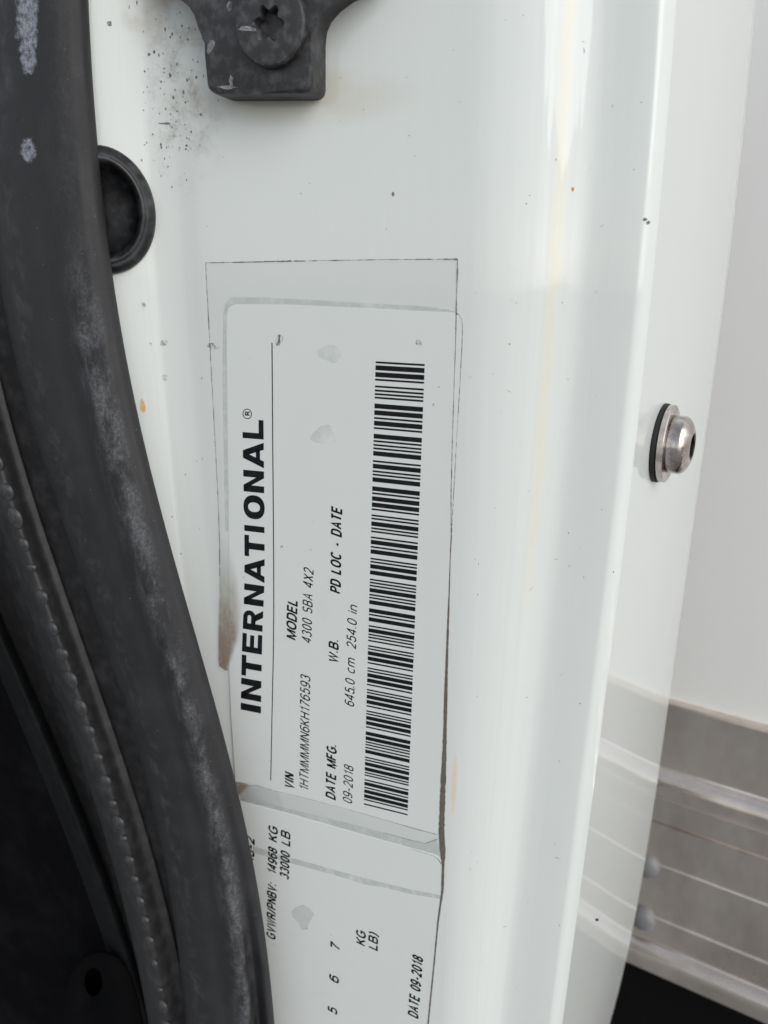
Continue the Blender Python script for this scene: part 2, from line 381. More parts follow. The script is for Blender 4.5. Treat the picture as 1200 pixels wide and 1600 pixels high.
def slab(name, pts, d0, d1, m, parent, bevel=0):          # extruded px polygon on the sticker plane, front at d1 (nearer)
    bm = bmesh.new(); F = [bm.verts.new(fromuv(*uv(x, y), d1)) for x, y in pts]
    B = [bm.verts.new(v.co - NL * (d0 - d1)) for v in F]
    bm.faces.new(F); k = len(F)
    for i in range(k): bm.faces.new((F[i], B[i], B[(i + 1) % k], F[(i + 1) % k]))
    bm.faces.new(B[::-1])
    if bevel:
        es = [e for e in bm.edges if e.verts[0] in F and e.verts[1] in F]
        bmesh.ops.bevel(bm, geom=es, offset=bevel, segments=4, profile=.5, affect='EDGES')
    o = bmobj(name, bm, m, parent, smooth=bool(bevel)); 
    if bevel: auto_sharp(o, 50)
    return o
# ---- lettering: strokes in a unit cell (cap height 1), Helvetica-like
def arc(cx, cy, rx, ry, a0, a1, n=12, e=2.3):
    o = []
    for i in range(n + 1):
        a = R(a0 + (a1 - a0) * i / n); c, s = math.cos(a), math.sin(a)
        o.append((cx + rx * math.copysign(abs(c) ** (2 / e), c), cy + ry * math.copysign(abs(s) ** (2 / e), s)))
    return o
GL = {
 '0': (.56, [arc(.28, .5, .28, .5, 0, 360, 22)]), '1': (.40, [[(.06, .77), (.22, .83), (.33, 1), (.33, 0)]]),
 '2': (.56, [arc(.28, .70, .27, .30, 165, -25, 10) + [(.02, .02), (.02, 0), (.56, 0)]]),
 '3': (.56, [arc(.27, .75, .24, .25, 160, -85, 10), arc(.27, .26, .28, .27, 85, -160, 12)]),
 '4': (.60, [[(.44, 0), (.44, 1), (.42, 1), (0, .30), (0, .26), (.60, .26)]]),
 '5': (.56, [[(.52, 1), (.12, 1), (.05, .50)] + arc(.28, .32, .28, .32, 140, -160, 12)]),
 '6': (.56, [arc(.28, .32, .28, .32, 0, 360, 18), arc(.34, .5, .34, .5, 185, 50, 10)]),
 '7': (.54, [[(0, 1), (.54, 1), (.54, .97), (.30, .5), (.18, 0)]]),
 '8': (.56, [arc(.28, .75, .23, .25, 0, 360, 16), arc(.28, .26, .28, .26, 0, 360, 16)]),
 '9': (.56, [arc(.28, .68, .28, .32, 0, 360, 18), arc(.22, .5, .34, .5, 5, -130, 10)]),
 'A': (.68, [[(0, 0), (.34, 1), (.68, 0)], [(.12, .34), (.56, .34)]]), 'B': (.62, [[(0, 0), (0, 1), (.30, 1)] + arc(.32, .76, .25, .24, 85, -85, 8) + [(.05, .52)], [(.05, .52), (.34, .52)] + arc(.35, .26, .27, .26, 85, -85, 8) + [(0, 0)]]),
 'C': (.70, [arc(.35, .5, .35, .5, 42, 318, 18)]), 'D': (.68, [[(0, 0), (0, 1), (.30, 1)] + arc(.32, .5, .36, .5, 85, -85, 12) + [(0, 0)]]),
 'E': (.60, [[(.60, 1), (0, 1), (0, 0), (.60, 0)], [(0, .53), (.55, .53)]]), 'F': (.56, [[(.56, 1), (0, 1), (0, 0)], [(0, .52), (.48, .52)]]),
 'G': (.74, [arc(.37, .5, .37, .5, 45, 318, 18), [(.40, .47), (.72, .47), (.72, .05)]]), 'H': (.66, [[(0, 0), (0, 1)], [(.66, 0), (.66, 1)], [(0, .53), (.66, .53)]]),
 'I': (.10, [[(.05, 0), (.05, 1)]]), 'K': (.64, [[(0, 0), (0, 1)], [(.62, 1), (.02, .37)], [(.20, .56), (.64, 0)]]), 'L': (.54, [[(0, 1), (0, 0), (.54, 0)]]),
 'M': (.88, [[(0, 0), (0, 1)], [(.02, 1), (.44, 0), (.86, 1)], [(.88, 0), (.88, 1)]]), 'N': (.66, [[(0, 0), (0, 1)], [(.02, 1), (.64, 0)], [(.66, 0), (.66, 1)]]),
 'O': (.76, [arc(.38, .5, .38, .5, 0, 360, 22)]), 'P': (.60, [[(0, 0), (0, 1), (.30, 1)] + arc(.32, .73, .28, .27, 85, -85, 9) + [(0, .46)]]),
 'R': (.66, [[(0, 0), (0, 1), (.32, 1)] + arc(.34, .74, .28, .26, 85, -85, 9) + [(0, .48)], [(.36, .46), (.56, .36), (.62, 0)]]),
 'S': (.62, [arc(.31, .745, .28, .255, 25, 230, 10) + arc(.31, .26, .31, .26, 60, -155, 12)]), 'T': (.64, [[(0, 1), (.64, 1)], [(.32, 1), (.32, 0)]]),
 'V': (.66, [[(0, 1), (.33, 0), (.66, 1)]]), 'W': (.94, [[(0, 1), (.23, 0), (.47, 1), (.71, 0), (.94, 1)]]), 'X': (.64, [[(0, 0), (.64, 1)], [(0, 1), (.64, 0)]]),
 'Z': (.6, [[(0, 1), (.6, 1), (0, 0), (.6, 0)]]),
 'c': (.48, [arc(.25, .36, .25, .36, 45, 315, 14)]), 'm': (.80, [[(0, 0), (0, .72)], arc(.20, .47, .20, .25, 180, 0, 8) + [(.40, 0)], arc(.60, .47, .20, .25, 180, 0, 8) + [(.80, 0)]]),
 'i': (.08, [[(.04, 0), (.04, .72)], [(.04, .88), (.04, 1)]]), 'n': (.46, [[(0, 0), (0, .72)], arc(.23, .46, .23, .26, 180, 0, 8) + [(.46, 0)]]),
 '.': (.10, [[(.05, 0), (.05, .12)]]), '-': (.36, [[(0, .36), (.36, .36)]]), '/': (.30, [[(0, -.02), (.30, 1.02)]]), ':': (.10, [[(.05, 0), (.05, .13)], [(.05, .58), (.05, .71)]]),
 ')': (.22, [[(0, 1.05), (.15, .78), (.2, .45), (.15, .1), (0, -.2)]]), ' ': (.34, [])}
def stroke(pl, t):
    P = [np.array(p, float) for p in pl]; Q = [P[0]]
    for p in P[1:]:
        if np.linalg.norm(p - Q[-1]) > 1e-5: Q.append(p)
    closed = np.linalg.norm(Q[0] - Q[-1]) < 1e-4 and len(Q) > 3; L_ = []
    for i, p in enumerate(Q):
        a = Q[i - 1] if i else (Q[-2] if closed else None); b_ = Q[i + 1] if i < len(Q) - 1 else (Q[1] if closed else None)
        d1 = (p - a) / np.linalg.norm(p - a) if a is not None else None; d2 = (b_ - p) / np.linalg.norm(b_ - p) if b_ is not None else None
        if d1 is None: d1 = d2
        if d2 is None: d2 = d1
        n1, n2 = np.array([-d1[1], d1[0]]), np.array([-d2[1], d2[0]]); m = n1 + n2; l = np.linalg.norm(m)
        m = n1 if l < .3 else m / l; k = 1 / max(.5, m.dot(n1)); L_.append((p + m * t / 2 * k, p - m * t / 2 * k))
    return [(L_[i][0], L_[i][1], L_[i + 1][1], L_[i + 1][0]) for i in range(len(L_) - 1)]
def text_quads(s, t, gap, length):
    W = sum(GL[ch][0] for ch in s); k = (length - gap * (len(s) - 1)) / W; x, out = 0., []
    for ch in s:
        wd, st = GL[ch]
        for pl in st: out += [[q + np.array([x, 0]) for q in quad] for quad in stroke([(p[0] * k, p[1]) for p in pl], t)]
        x += wd * k + gap
    return out
DP = -.00019                                            # print lies just proud of the vinyl
def text(name, s, a, b_, cap, parent, bold=False, shear=.20, gap=None):
    gap = gap if gap is not None else (.27 if not bold else .30); t = .22 if bold else .135
    A, B = uv(*a), uv(*b_); Lx = np.linalg.norm(B - A); ex = (B - A) / Lx; ey = np.array([-ex[1], ex[0]])
    C = uv(a[0] - cap, a[1]); h = abs((C - A).dot(ey)); qs = text_quads(s, t, gap, Lx / h - shear * .55 - t * .6)
    vs, fs = [], []
    for q in qs:
        fs.append(tuple(range(len(vs), len(vs) + 4)))
        for p in q: x = (p[0] + t * .3 + shear * p[1]) * h; vs.append(fromuv(*(A + ex * x + ey * p[1] * h), DP))
    return mesh(name, vs, fs, INK, parent, smooth=False)
def cellpolys(parent, name, y0, y1, polys, bx0, bx1, tx0, tx1):
    # big letter: baseline runs from (bx0,y0) to (bx1,y1); cap line reached along the sticker's horizontal
    A, B = uv(bx0, y0), uv(bx1, y1); h = (uv(bx0, y0) - uv(tx0, y0))[0]; h1 = (uv(bx1, y1) - uv(tx1, y1))[0]
    vs, fs = [], []
    for pl in polys:
        fs.append(tuple(range(len(vs), len(vs) + len(pl))))
        for x, y in pl:
            p = A + (B - A) * x; p = p - np.array([(h + (h1 - h) * x) * y, 0]); vs.append(fromuv(*p, DP))
    return mesh(name, vs, fs, INK, parent, smooth=False)
def ringquads(cx, cy, rx, ry, ix, iy, n=32, e=2.25):
    o, i_ = arc(cx, cy, rx, ry, 0, 360, n, e), arc(cx, cy, ix, iy, 0, 360, n, e)
    return [(o[k], o[k + 1], i_[k + 1], i_[k]) for k in range(n)]
def rect(a, b_, c, d): return [(a, c), (b_, c), (b_, d), (a, d)]
def big(ch, s=.31):
    if ch == 'I': return [rect(0, 1, 0, 1)]
    if ch == 'N': return [rect(0, s, 0, 1), rect(1 - s, 1, 0, 1), [(s, 1), (s, .62), (1 - s, 0), (1 - s, .38)], [(0, 1), (s, 1), (s, .62)], ]
    if ch == 'T': return [rect(0, 1, .77, 1), rect(.5 - s / 2, .5 + s / 2, 0, .77)]
    if ch == 'E': return [rect(0, s, 0, 1), rect(s, .98, .78, 1), rect(s, .92, .40, .61), rect(s, 1, 0, .22)]
    if ch == 'L': return [rect(0, s, 0, 1), rect(s, 1, 0, .23)]
    if ch == 'A': return [[(0, 0), (.27, 0), (.60, 1), (.35, 1)], [(1, 0), (.73, 0), (.46, .82), (.60, 1), (.65, 1)], rect(.28, .72, .18, .38)]
    if ch == 'O': return ringquads(.5, .5, .5, .52, .20, .29)
    if ch == 'R': return [rect(0, s, 0, 1)] + [list(map(tuple, q)) for q in stroke([(s, .89), (.62, .89)] + arc(.62, .685, .20, .205, 85, -85, 8, 2) + [(s, .48)], .225)] + [[(.40, .45), (.72, .45), (1.0, 0), (.67, 0)]]
BASE = lerp([(412, 650), (412.3, 680), (413.1, 760), (413.9, 872), (413.6, 911), (411.5, 960), (410.4, 987), (409, 1050), (408, 1114)])
TOP = lerp([(379, 650), (379.5, 680), (381, 760), (382.7, 850), (382.7, 890), (382, 940), (379, 1010), (377.2, 1090), (376.8, 1114)])

# ---- upper certification sticker
LB = thing('certification_sticker', onL(535, 860), 'white certification sticker with large bold maker name and long barcode', 'sticker')
Lpts = [(355, 476)] + [(450, 476.5), (560, 481.5), (640, 485.5)] + [(722, 490), (722.5, 520), (718.5, 600), (715, 660), (711, 730), (707, 800), (705.5, 832), (703, 880), (700.5, 950), (698, 1000), (694.5, 1070), (690.5, 1172), (686.5, 1240), (683.5, 1303)] + [(640, 1291.5), (540, 1263), (458, 1241.5), (431, 1236), (396, 1225), (368, 1221)] + [(361, 1110), (358, 1040), (359, 950), (358, 830), (356, 650), (354.5, 560)]
rad = [15] + [0, 0, 0] + [18] + [0] * (len(Lpts) - 5)
slab('vinyl', rounded(Lpts, rad), .0, -.00014, LABEL, LB)
for ch, y0, y1 in (('I', 1114.5, 1103.7), ('N', 1096.7, 1064.2), ('T', 1060, 1027.6), ('E', 1022.7, 992.7), ('R', 987, 954.5), ('N', 948, 915.5), ('A', 911, 873.6), ('T', 872.2, 838.7), ('I', 832.8, 823.4), ('O', 812.8, 775.3), ('N', 770.6, 736.6), ('A', 731.6, 691.7), ('L', 686.6, 656.6)):
    cellpolys(LB, 'letter', y0, y1, big(ch), BASE(y0), BASE(y1), TOP(y0), TOP(y1))
reg = ringquads(.5, .5, .5, .5, .42, .42, 28, 2) + [[(x * .42 + .34, y * .5 + .25) for x, y in pl] for pl in big('R', .28)]
cellpolys(LB, 'registered_mark', 655.2, 638.8, reg, 394, 394, 379.5, 379.5)
ribbon('rule_line', [(425.4, 535.5, .9), (426.6, 700, .9), (428, 870, .9), (428.2, 950, .9), (427.5, 1020, .9), (425.3, 1120, .9), (423.4, 1219, .9)], INK, LB, DP)
for s, a, b_, cap, bold in (
    ('VIN', (458.7, 1233.5), (459, 1209), 13.3, 1), ('1HTMMMMN6KH176593', (481.8, 1236.5), (484.5, 1056), 13.2, 0),
    ('DATE MFG.', (523.4, 1249.5), (525.4, 1163), 13.2, 1), ('09-2018', (549.6, 1256), (552, 1197), 13.2, 0),
    ('645.0', (552.9, 1104.5), (554, 1061.5), 13.4, 0), ('cm', (554, 1053), (554.8, 1028.8), 13.4, 0), ('254.0', (555.7, 1014), (557.3, 968), 13.5, 0), ('in', (557.8, 960), (558.6, 946), 13.5, 0),
    ('MODEL', (461.5, 1000), (464.3, 937), 13.4, 1), ('4300 SBA 4X2', (486.0, 1005.5), (489.6, 889), 13.6, 0),
    ('PD LOC - DATE', (531.2, 927.5), (533.8, 793), 13.8, 1), ('W.B.', (527.3, 1036.5), (528.6, 999), 13, 1)):
    text('printed_text', s, a, b_, cap, LB, bool(bold))
for x, y, a, b_ in ((515, 552, 17, 16), (506, 680, 20, 15), (436, 531, 7, 9), (655, 536, 4, 5)):
    slab('water_spot', rounded(blobpoly(x, y, a, b_, 11, .28), 4, 3), -.00015, -.00016, SPOT2, LB)
# barcode: Code 39 of the printed number, read from the bottom up
C39 = {'0': 'nnnwwnwnn', '1': 'wnnwnnnnw', '3': 'wnwwnnnnn', '5': 'wnnwwnnnn', '6': 'nnwwwnnnn', '7': 'nnnwnnwnw', '9': 'nnwwnnwnn', 'H': 'wnnnnwwnn', 'K': 'wnnnnnnww', 'M': 'wnwnnnnwn', 'N': 'nnnnwnnww', 'T': 'nnnnwnwwn', '*': 'nwnnwnwnn'}
seq = []
for ch in '*1HTMMMMN6KH176593*':
    for i, c in enumerate(C39[ch]): seq.append((2.75 if c == 'w' else 1., i % 2 == 0))
    seq.append((1.25, False))
seq.pop(); tot = sum(a for a, _ in seq); pos = 0.
BL, BR, TL, TR = uv(568.8, 1256.6), uv(637, 1273.6), uv(587.3, 564.6), uv(663.9, 569)
bars = []
for wd, blk in seq:
    if blk:
        wdk = wd * .93 + .14
        q = [fromuv(*(P + (Q - P) * (k / tot)), DP) for P, Q, k in ((BL, TL, pos), (BR, TR, pos), (BR, TR, pos + wdk), (BL, TL, pos + wdk))]
        bars.append(q)
    pos += wd
code = thing('x', (0, 0, 0), None, None); bpy.data.objects.remove(code)
vs = [p for q in bars for p in q]
mesh('barcode', vs, [tuple(range(4 * i, 4 * i + 4)) for i in range(len(bars))], INK, LB, smooth=False)

# ---- lower weight-rating sticker
L2 = thing('rating_sticker', onL(560, 1470), 'white weight rating sticker with rounded corner below the barcode sticker', 'sticker')
P2 = [(376, 1252), (460, 1274), (540, 1297), (640, 1325), (691, 1340), (689.5, 1395), (685.5, 1420), (676.5, 1510), (667, 1600), (655, 1720)] + [(400, 1720), (390, 1400), (378, 1300)]
slab('vinyl', rounded(P2, [0, 0, 0, 0, 16] + [0] * 8), 0, -.00014, LABEL, L2)
for s, a, b_, cap in (('GVWR/PNBV:', (429.8, 1468.5), (431.6, 1381), 12.2), ('14968', (431.3, 1367), (432.5, 1326), 12), ('KG', (432.5, 1316), (433.6, 1292.5), 12.5),
    ('33000', (450.5, 1374), (452.3, 1332), 12.3), ('LB', (452.5, 1322), (453, 1300), 12.5), ('5', (526, 1585.5), (526.3, 1575.5), 12.5), ('6', (528.5, 1536.5), (528.8, 1526), 12.8), ('7', (530.8, 1486), (531, 1475.5), 13),
    ('KG', (570, 1478), (571, 1455.5), 13), ('LB)', (589, 1485), (590, 1458), 12.6), ('DATE 09-2018', (652.3, 1591), (660.3, 1495.5), 14), ('R5-2', (396.5, 1352), (397, 1309), 12)):
    text('printed_text', s, a, b_, cap, L2, True)
slab('water_spot', [(455, 1425), (461, 1417), (474, 1413), (484, 1418), (491, 1428), (484, 1440), (479, 1452), (472, 1453), (466, 1440), (458, 1433)], -.00015, -.00016, SPOT, L2)

# ---- clear overlay film: only its margin outside the stickers stands free; over them it is fused to the print
FM = thing('clear_film', onL(520, 430), 'clear protective film around the stickers with dirty edges', 'film')
DF = -.00008
def film_piece(name, pts, m=FILM, d=DF): return mesh(name, [fromuv(*uv(*p), d) for p in pts], [tuple(range(len(pts)))], m, FM, smooth=False)
Ftop = [(321.5, 410.5), (420, 408.8), (520, 406.8), (640, 405), (715.5, 405.2), (714, 450), (713, 488.5), (640, 484.5), (560, 480.5), (450, 475.5), (368, 475), (357, 482), (354, 492), (353.5, 560), (355, 650), (357, 830), (358, 950), (357, 1040), (343, 1040), (344, 930), (343.5, 850), (338, 720), (332, 600), (327, 500)]
film_piece('film_margin', Ftop)
film_piece('film_margin', [(369, 1222.5), (396, 1226.5), (431, 1237.5), (458, 1243), (540, 1264.5), (640, 1293), (683, 1304.5), (690, 1337), (640, 1323.5), (540, 1295.5), (460, 1272.5), (376, 1250.5)])
AG = -.00012
def band(name, upper, lower, m=AIRGAP, d=AG):
    vs = [fromuv(*uv(*p), d) for p in upper + lower[::-1]]
    return mesh(name, vs, [tuple(range(len(vs)))], m, FM, smooth=False)
band('air_gap', [(349, 492), (352, 474), (362, 464), (420, 465), (500, 469), (580, 474), (650, 477.5), (700, 483)], [(354, 492), (357, 482), (368, 475), (450, 475.5), (500, 478), (560, 480.5), (640, 484.5), (712, 488)])
band('air_gap', [(349, 492), (348, 600), (350, 720), (352, 830)], [(353.6, 492), (354.5, 600), (356, 720), (357.5, 830)])
band('air_gap', [(378, 1246.5), (420, 1256), (460, 1265.5), (540, 1285), (600, 1301), (640, 1312), (665, 1317.5), (683, 1311)], [(378, 1250.8), (420, 1261), (460, 1272.5), (540, 1295.5), (600, 1312.5), (640, 1323.5), (676, 1333), (689, 1338)])
band('air_gap', [(395, 1321), (450, 1338), (520, 1358), (575, 1373), (640, 1389), (688, 1398)], [(395, 1332), (450, 1347), (520, 1366), (572, 1382), (600, 1386), (640, 1396), (687, 1404)], mat_alpha('film_edge', (.46, .50, .48), .36, 200, .2, .6), -.00017)
for nm, pts, m, d in (
    ('dirt_line', [(321.5, 410.5, .8), (360, 410, 1.0), (420, 408.8, .8), (520, 406.8, .8), (600, 405.6, .7), (690, 405, 1.0), (715.5, 405.2, 1.5)], DIRTL, -.00016),
    ('dirt_line', [(321.5, 410.5, .7), (325, 478, .8), (326, 495, 1.2), (331, 590, .6), (338, 720, .7), (341, 780, .7), (343.5, 850, 1.1), (343.5, 900, .9)], DIRTL, -.00016),
    ('dirt_line', [(715, 405.5, 1.7), (715, 425, 1.4), (714, 450, .9), (713, 490, 1.1), (712, 540, .8), (709.5, 610, .8), (707, 690, .7), (705, 770, .9), (705, 835, .9)], DIRTL, -.00018),
    ('dirt_line', [(713, 489, 1.1), (718, 492.5, .8), (722, 500, .8), (723, 512, .7), (722, 540, .7), (718.8, 600, .6), (715.3, 660, .6), (711.4, 730, .6), (707.4, 800, .6), (705.6, 834, .9)], DIRTL, -.00018),
    ('dirt_line', [(705.5, 835, 1.0), (703.8, 870, .7), (702.3, 920, 1.0), (701, 955, 1.5), (699.4, 1000, 1.8), (697.2, 1070, 2.6), (694.8, 1172, 3.8), (692, 1240, 5), (690, 1300, 5.3), (691, 1315, 6.2), (692, 1330, 5.6), (692.5, 1350, 3.0), (691.5, 1390, 2.4), (689.5, 1405, 1.9), (684.5, 1440, 1.6), (678, 1510, 1.4), (669, 1600, 1.5), (658, 1710, 1.5)], DIRT, -.0002),
    ('dirt_line', [(396, 1225, .8), (431, 1236, .7), (458, 1241.7, .5), (540, 1263, .4), (630, 1289, .6), (650, 1295, 1.0), (683, 1303.5, .8)], DIRTL, -.0002),
    ('dirt_line', [(600, 1300.5, .4), (640, 1312, .7), (665, 1317.5, .7), (683, 1311, .6)], DIRTL, -.0002),
    ('dirt_line', [(640, 1325.5, .3), (676, 1336, .6), (684, 1340.5, .8), (690, 1350, .9)], DIRTL, -.0002),
    ('dirt_line', [(393, 409, 2.2), (425, 408, 1.4), (450, 407.5, 2.0), (470, 407, .6)], mat_alpha('dirt_crumbs', (.12, .11, .09), .8, 1400, .5, .6), -.00017),
    ): ribbon(nm, pts, m, FM, d)
# brown water stain caught under the film edge; its density grows to the lower end
def mat_stain():
    k = NT('brown_stain'); sx = k.n('SeparateXYZ'); k.t.links.new(k.tc.outputs['UV'], sx.inputs[0]); v = sx.outputs[1]; u = sx.outputs[0]
    n = k.ramp(k.noise(260, 7, .7, co=k.scaled(k.tc.outputs['Object'], (1, 1, .4))), .25, .7, .5, 1)
    a = k.math('MULTIPLY', k.ramp(v, 0, .95, .03, .9), n); a = k.math('MULTIPLY', a, k.ramp(u, .55, 1.0, 1, .0))
    k.set(k.mix(k.ramp(v, .2, .9), (.33, .31, .24), (.27, .19, .14)), .55, 0, .3, alpha=a); return k.m
STAIN = mat_stain()
vs, fs, us = [], [], []
rows = [(840, 343.5, 358), (870, 343.5, 368), (900, 343, 376), (930, 342.8, 380), (960, 342.5, 381), (985, 342, 379), (1000, 342, 376), (1015, 342, 370), (1030, 342, 364), (1040, 343, 360), (1047, 352, 358)]
for j, (y, a, b_) in enumerate(rows):
    for i in range(9):
        t = i / 8; vs.append(fromuv(*uv(a + (b_ - a) * t + (random.uniform(-1, 1) if i == 8 else 0), y), -.00021)); us.append((t, (y - 840) / 207))
mesh('water_stain', vs, grid_faces(len(rows), 9), STAIN, FM, smooth=False, uvs=us)
vs, us = [], []
rows = [(1220, 364, 380), (1225, 365, 397), (1229, 366, 391), (1234, 368, 384), (1240, 370, 377)]
for y, a, b_ in rows:
    for i in range(7): t = i / 6; vs.append(fromuv(*uv(a + (b_ - a) * t, y + 2 * t), -.00021)); us.append((t, .55 + (y - 1220) / 50))
mesh('water_stain', vs, grid_faces(len(rows), 7), STAIN, FM, smooth=False, uvs=us)

# ------------------------------------------------------------------ hinge bracket with its screw
BT = -.0105
out = [(255, -24), (282, -8), (302, 0), (318, 8), (331, 20), (340, 35), (346, 55), (348.5, 80), (349, 100), (349.5, 141)] + [(351, 147), (355, 152), (361, 155.5), (368, 157)] + [(430, 157), (494, 156)] + [(502, 154), (507, 149), (509, 141)] + [(509, 100), (509, 70), (511, 50), (518, 34), (532, 18), (552, 3), (580, -10), (606, -24), (600, -150), (290, -150)]
SH = [(x, y + 1) for x, y in out]
HB = thing('hinge_bracket', onL(430, 150), 'black moulded bracket with rounded foot at top of the white pillar', 'bracket')
slab('bracket_plate', SH, .0006, BT, BLACKP, HB, bevel=.0016)
def lathe(name, prof, c, ax, m, parent, n=48, up=ZV, cap=False, sharp=35):
    e1 = up.cross(ax).normalized(); e2 = ax.cross(e1); vs = []
    for r_, h in prof:
        for i in range(n): a = 2 * math.pi * i / n; vs.append(c + ax * h + (e1 * math.cos(a) + e2 * math.sin(a)) * r_)
    fs = [tuple(reversed(f)) for f in grid_faces(len(prof), n, True)]
    if cap: fs.append(tuple(range((len(prof) - 1) * n, len(prof) * n)))
    o = mesh(name, vs, fs, m, parent)
    bm = bmesh.new(); bm.from_mesh(o.data); bmesh.ops.remove_doubles(bm, verts=bm.verts, dist=1e-6); bmesh.ops.recalc_face_normals(bm, faces=bm.faces); bm.to_mesh(o.data); bm.free()
    auto_sharp(o, sharp); return o
sc_c = onL(428, 42, BT); sr = (onL(428, 110, BT) - onL(428, -26, BT)).length / 2
# screw head: ring from a six-lobed recess to the rim, then the recess walls and floor
n = 72; vs = []
def lobe(r_, a): return r_ * (1 + .20 * math.cos(6 * a + .6))
e1, e2 = UL, ZV
prof = [('c', sr, 0), ('c', sr, .0026), ('c', sr - .0005, .0033), ('c', sr * .8, .0036), ('c', sr * .55, .0037), ('l', sr * .39, .0036), ('l', sr * .35, .0030), ('l', sr * .33, -.003), ('c', 1e-4, -.0034)]
for ty, r_, h in prof:
    for i in range(n):
        a = 2 * math.pi * i / n; q = lobe(r_, a) if ty == 'l' else r_; vs.append(sc_c + NL * h + (e1 * math.cos(a) + e2 * math.sin(a)) * q)
scr = mesh('screw', vs, [tuple(reversed(f)) for f in grid_faces(len(prof), n, True)], mat_simple('screw_black', (.022, .022, .023), .48, var=(.13, .13, .135), vscale=300, amt=.45, bump=.1), HB)
bm = bmesh.new(); bm.from_mesh(scr.data); bmesh.ops.recalc_face_normals(bm, faces=bm.faces); bm.to_mesh(scr.data); bm.free(); auto_sharp(scr, 32)
# pale scuffs on the plate and screw
def scuff(pts, d, parent, a=.5): a *= .62; return slab('scuff', pts, d, d - .00004, mat_alpha('pale_scuff', (.42, .42, .45), a, 420, .3, .62), parent)
scuff(blobpoly(358, 87, 5, 12, 12, .2, .5), BT - .00004, HB)
scuff(blobpoly(383, 148, 13, 3, 12, .35), BT - .00004, HB, .7); scuff(blobpoly(388, 139, 3, 9, 12, .4), BT - .00004, HB, .6)
scuff(blobpoly(438, 9, 8, 8, 12, .3), BT - .0038, HB, .7); scuff(blobpoly(396, 32, 3.5, 7, 12, .3), BT - .00375, HB, .6); scuff(blobpoly(424, 66, 14, 3.4, 12, .3, .1), BT - .00375, HB, .9)

# ------------------------------------------------------------------ rubber plug in the flange
pc, pn = hit(163, 330, 0)
PG = thing('rubber_plug', pc, 'round black rubber plug with dished centre half behind the door seal', 'plug')
rr = (onL(160, 232, -.003) - onL(170, 428, -.003)).length / 2
K = rr / .0236
prof = [(r_ * K, h) for r_, h in ((.0236, -.001), (.0236, .0012), (.0229, .0022), (.0216, .0027), (.0206, .0036), (.0203, .0050), (.0197, .0060), (.0189, .0064), (.0180, .0061), (.0172, .0052), (.0163, .0038), (.0148, .0024), (.0095, .0011), (.004, .0010), (.0002, .0010))]
po = lathe('plug_body', prof[:11], pc, pn, PLUGM, PG, 64, sharp=60)
pw = lathe('plug_well', prof[10:], pc, pn, mat_simple('shaded_plug_rubber', (.003, .003, .0035), .35, var=(.035, .038, .042), vscale=240, amt=.45, spec=.3), PG, 64, sharp=60)  # shade of the dish put into the colour: darker copy of the plug rubber
hx = ZV.cross(pn).normalized()
for v in list(po.data.vertices) + list(pw.data.vertices): v.co -= hx * (v.co.dot(hx) * .17)      # the plug is slightly oval

# ------------------------------------------------------------------ weatherstrip
GT = fit([(-24, -150), (-22, 0), (0, 400), (20, 550), (50, 667), (83, 783), (100, 833), (127, 900), (150, 960), (190, 1070), (232, 1237), (262, 1390), (290, 1600), (305, 1750)], 5)
BTR = fit([(-120, -150), (-108, 0), (-75, 400), (-45, 560), (2, 740), (27, 832), (58, 918), (88, 1002), (117, 1080), (145, 1157), (170, 1225), (195, 1324), (219, 1416), (244, 1525), (258, 1600), (280, 1750)], 5)
WS = thing('weatherstrip', onL(250, 1600), 'thick black rubber door seal with grey scuffs curving down the pillar', 'door seal')
def loft(name, cols, m, parent, close=True, rows=90, u_of=None, wob=0):
    ys = np.linspace(-140, 1750, rows); pr, us = [], []
    for y in ys:
        row = []
        for i, (fx, d) in enumerate(cols):
            dd = d(y) if callable(d) else d
            row.append(onL(fx(y) + (random.uniform(-wob, wob)), y, dd))
        pr.append(row); us.append([(i / (len(cols) - 1), y / 1000) for i in range(len(cols))])
    pr = extend(pr); us = [us[0]] + us + [us[-1]]
    return mesh(name, [p for r_ in pr for p in r_], grid_faces(len(pr), len(cols), close), m, parent, uvs=[t for r_ in us for t in r_])
def spline_cols(ctrl, n):
    # ctrl: list of (fx, d) -> n resampled columns by Catmull-Rom over the controls
    k = len(ctrl); out = []
    for t in np.linspace(0, k - 1, n):
        i = min(int(t), k - 2); f = t - i
        idx = [max(0, i - 1), i, i + 1, min(k - 1, i + 2)]
        wts = [(-f + 2 * f * f - f ** 3) / 2, (2 - 5 * f * f + 3 * f ** 3) / 2, (f + 4 * f * f - 3 * f ** 3) / 2, (-f * f + f ** 3) / 2]
        def fx(y, idx=idx, wts=wts): return sum(w_ * ctrl[j][0](y) for j, w_ in zip(idx, wts))
        def dd(y, idx=idx, wts=wts): return sum(w_ * (ctrl[j][1](y) if callable(ctrl[j][1]) else ctrl[j][1]) for j, w_ in zip(idx, wts))
        out.append((fx, dd))
    return out
def off(f, k): return lambda y: f(y) + k
def mixf(f, g_, t): return lambda y: f(y) * (1 - t) + g_(y) * t
notch = lambda y: -.0186 + .0080 * float(np.interp(y, [1150, 1400, 1500, 1600], [0, .15, .6, 1]))
bulb = [(off(RT, -38), -.004), (off(RT, -10), -.0085), (off(RT, 0), -.0125), (off(RT, -10), -.0163), (off(RT, -25), notch), (off(RT, -38), -.0200), (mixf(RT, GT, .36), -.0212), (mixf(RT, GT, .46), -.0196), (mixf(RT, GT, .55), -.0186),
        (mixf(RT, GT, .68), -.0188), (mixf(RT, GT, .80), -.0175), (mixf(RT, GT, .92), -.0140), (off(GT, 0), -.0085), (off(GT, 6), -.003)]
loft('bulb', spline_cols(bulb, 66), RUBBER, WS)
